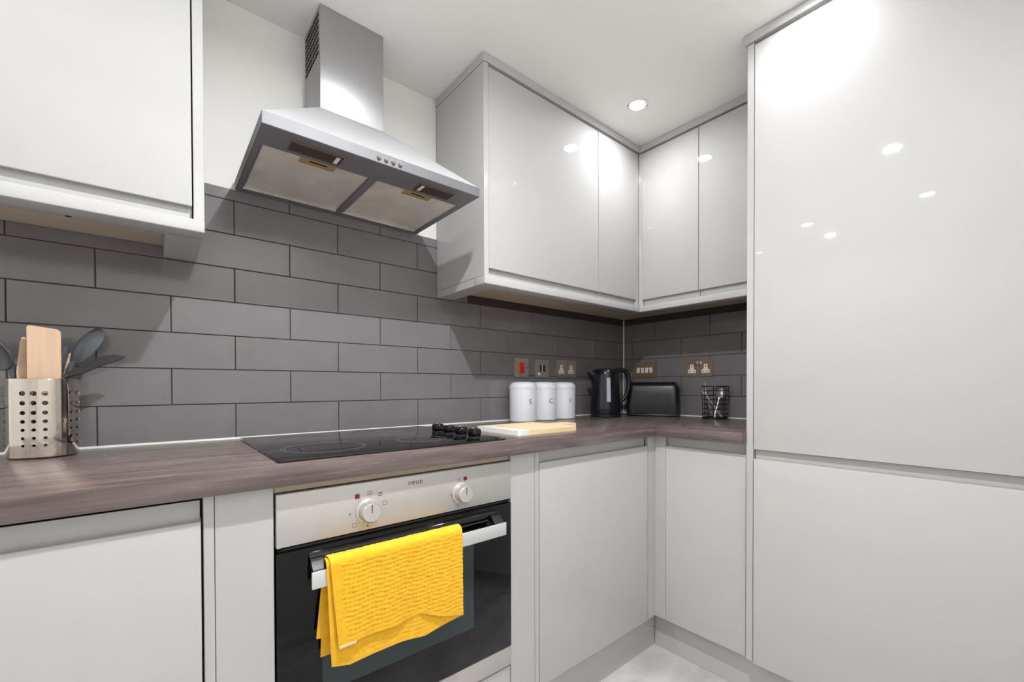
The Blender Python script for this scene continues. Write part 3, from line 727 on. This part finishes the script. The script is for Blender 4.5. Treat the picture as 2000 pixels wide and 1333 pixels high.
for a, b in zip(full, full[1:]+[full[0]+360]):
    if b-a < 1: continue
    am = (a+b)/2; hole = any(abs((am-q+180) % 360-180) < 2 for q in cols)
    for z0, z1 in zip(zb, zb[1:]):
        zm = (z0+z1)/2
        out = [vert(a, z0), vert(am, z0), vert(b, z0), vert(b, zm), vert(b, z1), vert(am, z1), vert(a, z1), vert(a, zm)]
        D = [d for zz, d in zr if z0 < zz < z1]
        if hole and D:
            rr = D[0]/2; inn = []
            zc = [zz for zz, d in zr if z0 < zz < z1][0]
            for i in range(16):
                t_ = math.radians(225+22.5*i); inn.append(bm.verts.new((HR*math.cos(math.radians(am)+rr*math.cos(t_)/HR), HR*math.sin(math.radians(am)+rr*math.cos(t_)/HR), zc+rr*math.sin(t_))))
            for i in range(8):
                o2 = out[(i+1) % 8]
                bm.faces.new((out[i], o2, inn[(2*i+2) % 16], inn[(2*i+1) % 16], inn[2*i]))
        else:
            bm.faces.new(out)
sh = k.build('perforated_shell', HOLDER, uh, sharp=60); md = sh.modifiers.new('thickness', 'SOLIDIFY'); md.thickness = .0008; md.offset = -1
k = MB(); k.lathe([(0, .5), (HR-4, .5), (HR, 4.5), (HR-.8, 5), (0, 3)], n=48); k.build('base', HOLDER, uh)
k = MB(); k.tube(ring(HR-.3, 174, 48), 1.1, 8, True); k.build('rim', HOLDER, uh)

def up(px, py, dy=0):                        # a point near the pot: px to the viewer's right of its axis, py above the worktop, dy away from the viewer
    return Vector((hx+px*.99-dy*.14, hy+px*.138+dy*.99, 904+py))
def flat_blade(pts, fn, th, name, m, parent, bev=1.2):
    b = MB(); b.prism(pts, fn, -th/2, th/2)
    bmesh.ops.bevel(b.bm, geom=list(b.bm.edges), offset=bev, segments=2, affect='EDGES', clamp_overlap=True)
    return b.build(name, m, parent, sharp=50)
def utensil(name, label, cat, foot):
    return thing(name, tuple(up(*foot)), label, cat)
o = utensil('wooden_turner', 'wide flat wooden turner standing in the steel pot', 'spatula', (2, 8, -10))
flat_blade([(-21, 160), (-23, 176), (-23, 289), (-19, 292), (23, 287), (29, 281), (29, 180), (25, 165), (12, 150), (-8, 150)], lambda p, q, a: up(p, q, -22+a-(q-150)*.06), 5, 'blade', UTW, o)
k = MB(); k.tube([up(2, 8, -10), up(2, 90, -16), up(2, 152, -20)], [6, 5.5, 5.5], 10); k.build('handle', UTW, o)
o = utensil('wooden_fork', 'narrow pale wooden fork with one tall prong beside the wide turner', 'fork', (-20, 8, 4))
flat_blade([(-38, 160), (-39, 190), (-33, 258), (-29, 269), (-25, 268), (-23, 262), (-22, 222), (-18, 214), (-10, 214), (-10, 165), (-18, 155)], lambda p, q, a: up(p, q, 2+a), 5, 'blade', UTW, o)
k = MB(); k.tube([up(-20, 8, 4), up(-22, 100, 3), up(-24, 165, 2)], [5.5, 5, 5], 10); k.build('handle', UTW, o)
def bowl_mesh(c_, ax, sd, L, W, D, n=16, m_=12):
    nn = ax.cross(sd); pts = []
    for j in range(n+1):
        t_ = -1+2*j/n; row = []; wd = W*math.sqrt(max(.015, 1-abs(t_)**2.2))*(1+.1*t_)
        for i in range(m_+1):
            q = -1+2*i/m_; row.append(tuple(c_+ax*L*t_+sd*wd*q+nn*D*(1-t_*t_)*(1-q*q)))
        pts.append(row)
    return pts
o = utensil('serving_spoon', 'grey nylon serving spoon leaning right in the steel pot', 'spoon', (26, 8, 14))
ax = (up(103, 305, 20)-up(52, 214, 16)).normalized(); sd = Vector((.62, -.7, -.38)); sd = (sd-ax*sd.dot(ax)).normalized()
k = MB(); k.grid(bowl_mesh(up(73, 256, 16), ax, sd, 50, 28, -15)); b = k.build('bowl', UTG, o); md = b.modifiers.new('thickness', 'SOLIDIFY'); md.thickness = .003
k = MB(); k.tube([up(26, 8, 14), up(34, 110, 16), up(41, 175, 17), up(47, 208, 17), up(56, 222, 14)], [5, 5.5, 6.5, 7, 5], 10); k.build('handle', UTG, o)
o = utensil('slotted_turner', 'dark nylon turner sticking out low to the right of the steel pot', 'spatula', (40, 10, -14))
A0, A1, A2, A3 = up(32, 178, -20), up(60, 197, -20), up(100, 222, -18), up(138, 232, -16)
pts = []
for c_, hw in ((A0, 6), (up(45, 189, -20), 12), (A1, 18), (up(80, 210, -19), 21), (A2, 21), (up(120, 228, -17), 15), (A3, 2)):
    pts.append([tuple(c_+Vector((.12, -.35, .93))*hw*.62*q+Vector((0, .6, 0))*hw*q) for q in (-1, -.5, 0, .5, 1)])
k = MB(); k.grid(pts); b = k.build('blade', UTD, o); md = b.modifiers.new('thickness', 'SOLIDIFY'); md.thickness = .003
k = MB(); k.tube([up(40, 10, -14), up(37, 100, -16), up(33, 160, -19), A0, up(40, 185, -20)], [5, 5, 5.5, 5.5, 4], 10); k.build('handle', UTD, o)
o = utensil('grey_ladle', 'grey nylon ladle at the left edge of the steel pot', 'ladle', (-30, 8, 20))
ax = Vector((-.72, .1, .68)).normalized(); sd = Vector((.55, -.6, .58)); sd = (sd-ax*sd.dot(ax)).normalized()
k = MB(); k.grid(bowl_mesh(up(-76, 228, 4), ax, sd, 40, 34, 20)); b = k.build('bowl', UTG, o); md = b.modifiers.new('thickness', 'SOLIDIFY'); md.thickness = .003
k = MB(); k.tube([up(-30, 8, 20), up(-36, 110, 16), up(-42, 180, 12), up(-50, 222, 10), up(-62, 252, 6), up(-76, 262, 4)], [5, 5.5, 6, 6.5, 7, 5], 10); k.build('handle', UTG, o)
o = utensil('wooden_spoon', 'wooden spoon handle just behind the grey serving spoon in the pot', 'spoon', (30, 8, 34))
flat_blade([(34, 150), (30, 185), (42, 236), (49, 240), (53, 228), (48, 190), (44, 150)], lambda p, q, a: up(p, q, 30+a), 8, 'spoon_end', UTW, o)
k = MB(); k.tube([up(30, 8, 34), up(35, 90, 32), up(39, 155, 30)], [5, 5, 5], 10); k.build('handle', UTW, o)
o = utensil('grey_whisk', 'slim grey utensil handle between the wooden turner and the serving spoon', 'utensil', (14, 8, 28))
k = MB(); k.tube([up(14, 8, 28), up(22, 110, 28), up(29, 190, 29), up(37, 236, 30), up(40, 252, 30)], [4.5, 5, 6, 6.5, 4], 10); k.build('handle', UTG, o)

for o in bpy.data.objects:
    if '_o' in o: del o['_o']
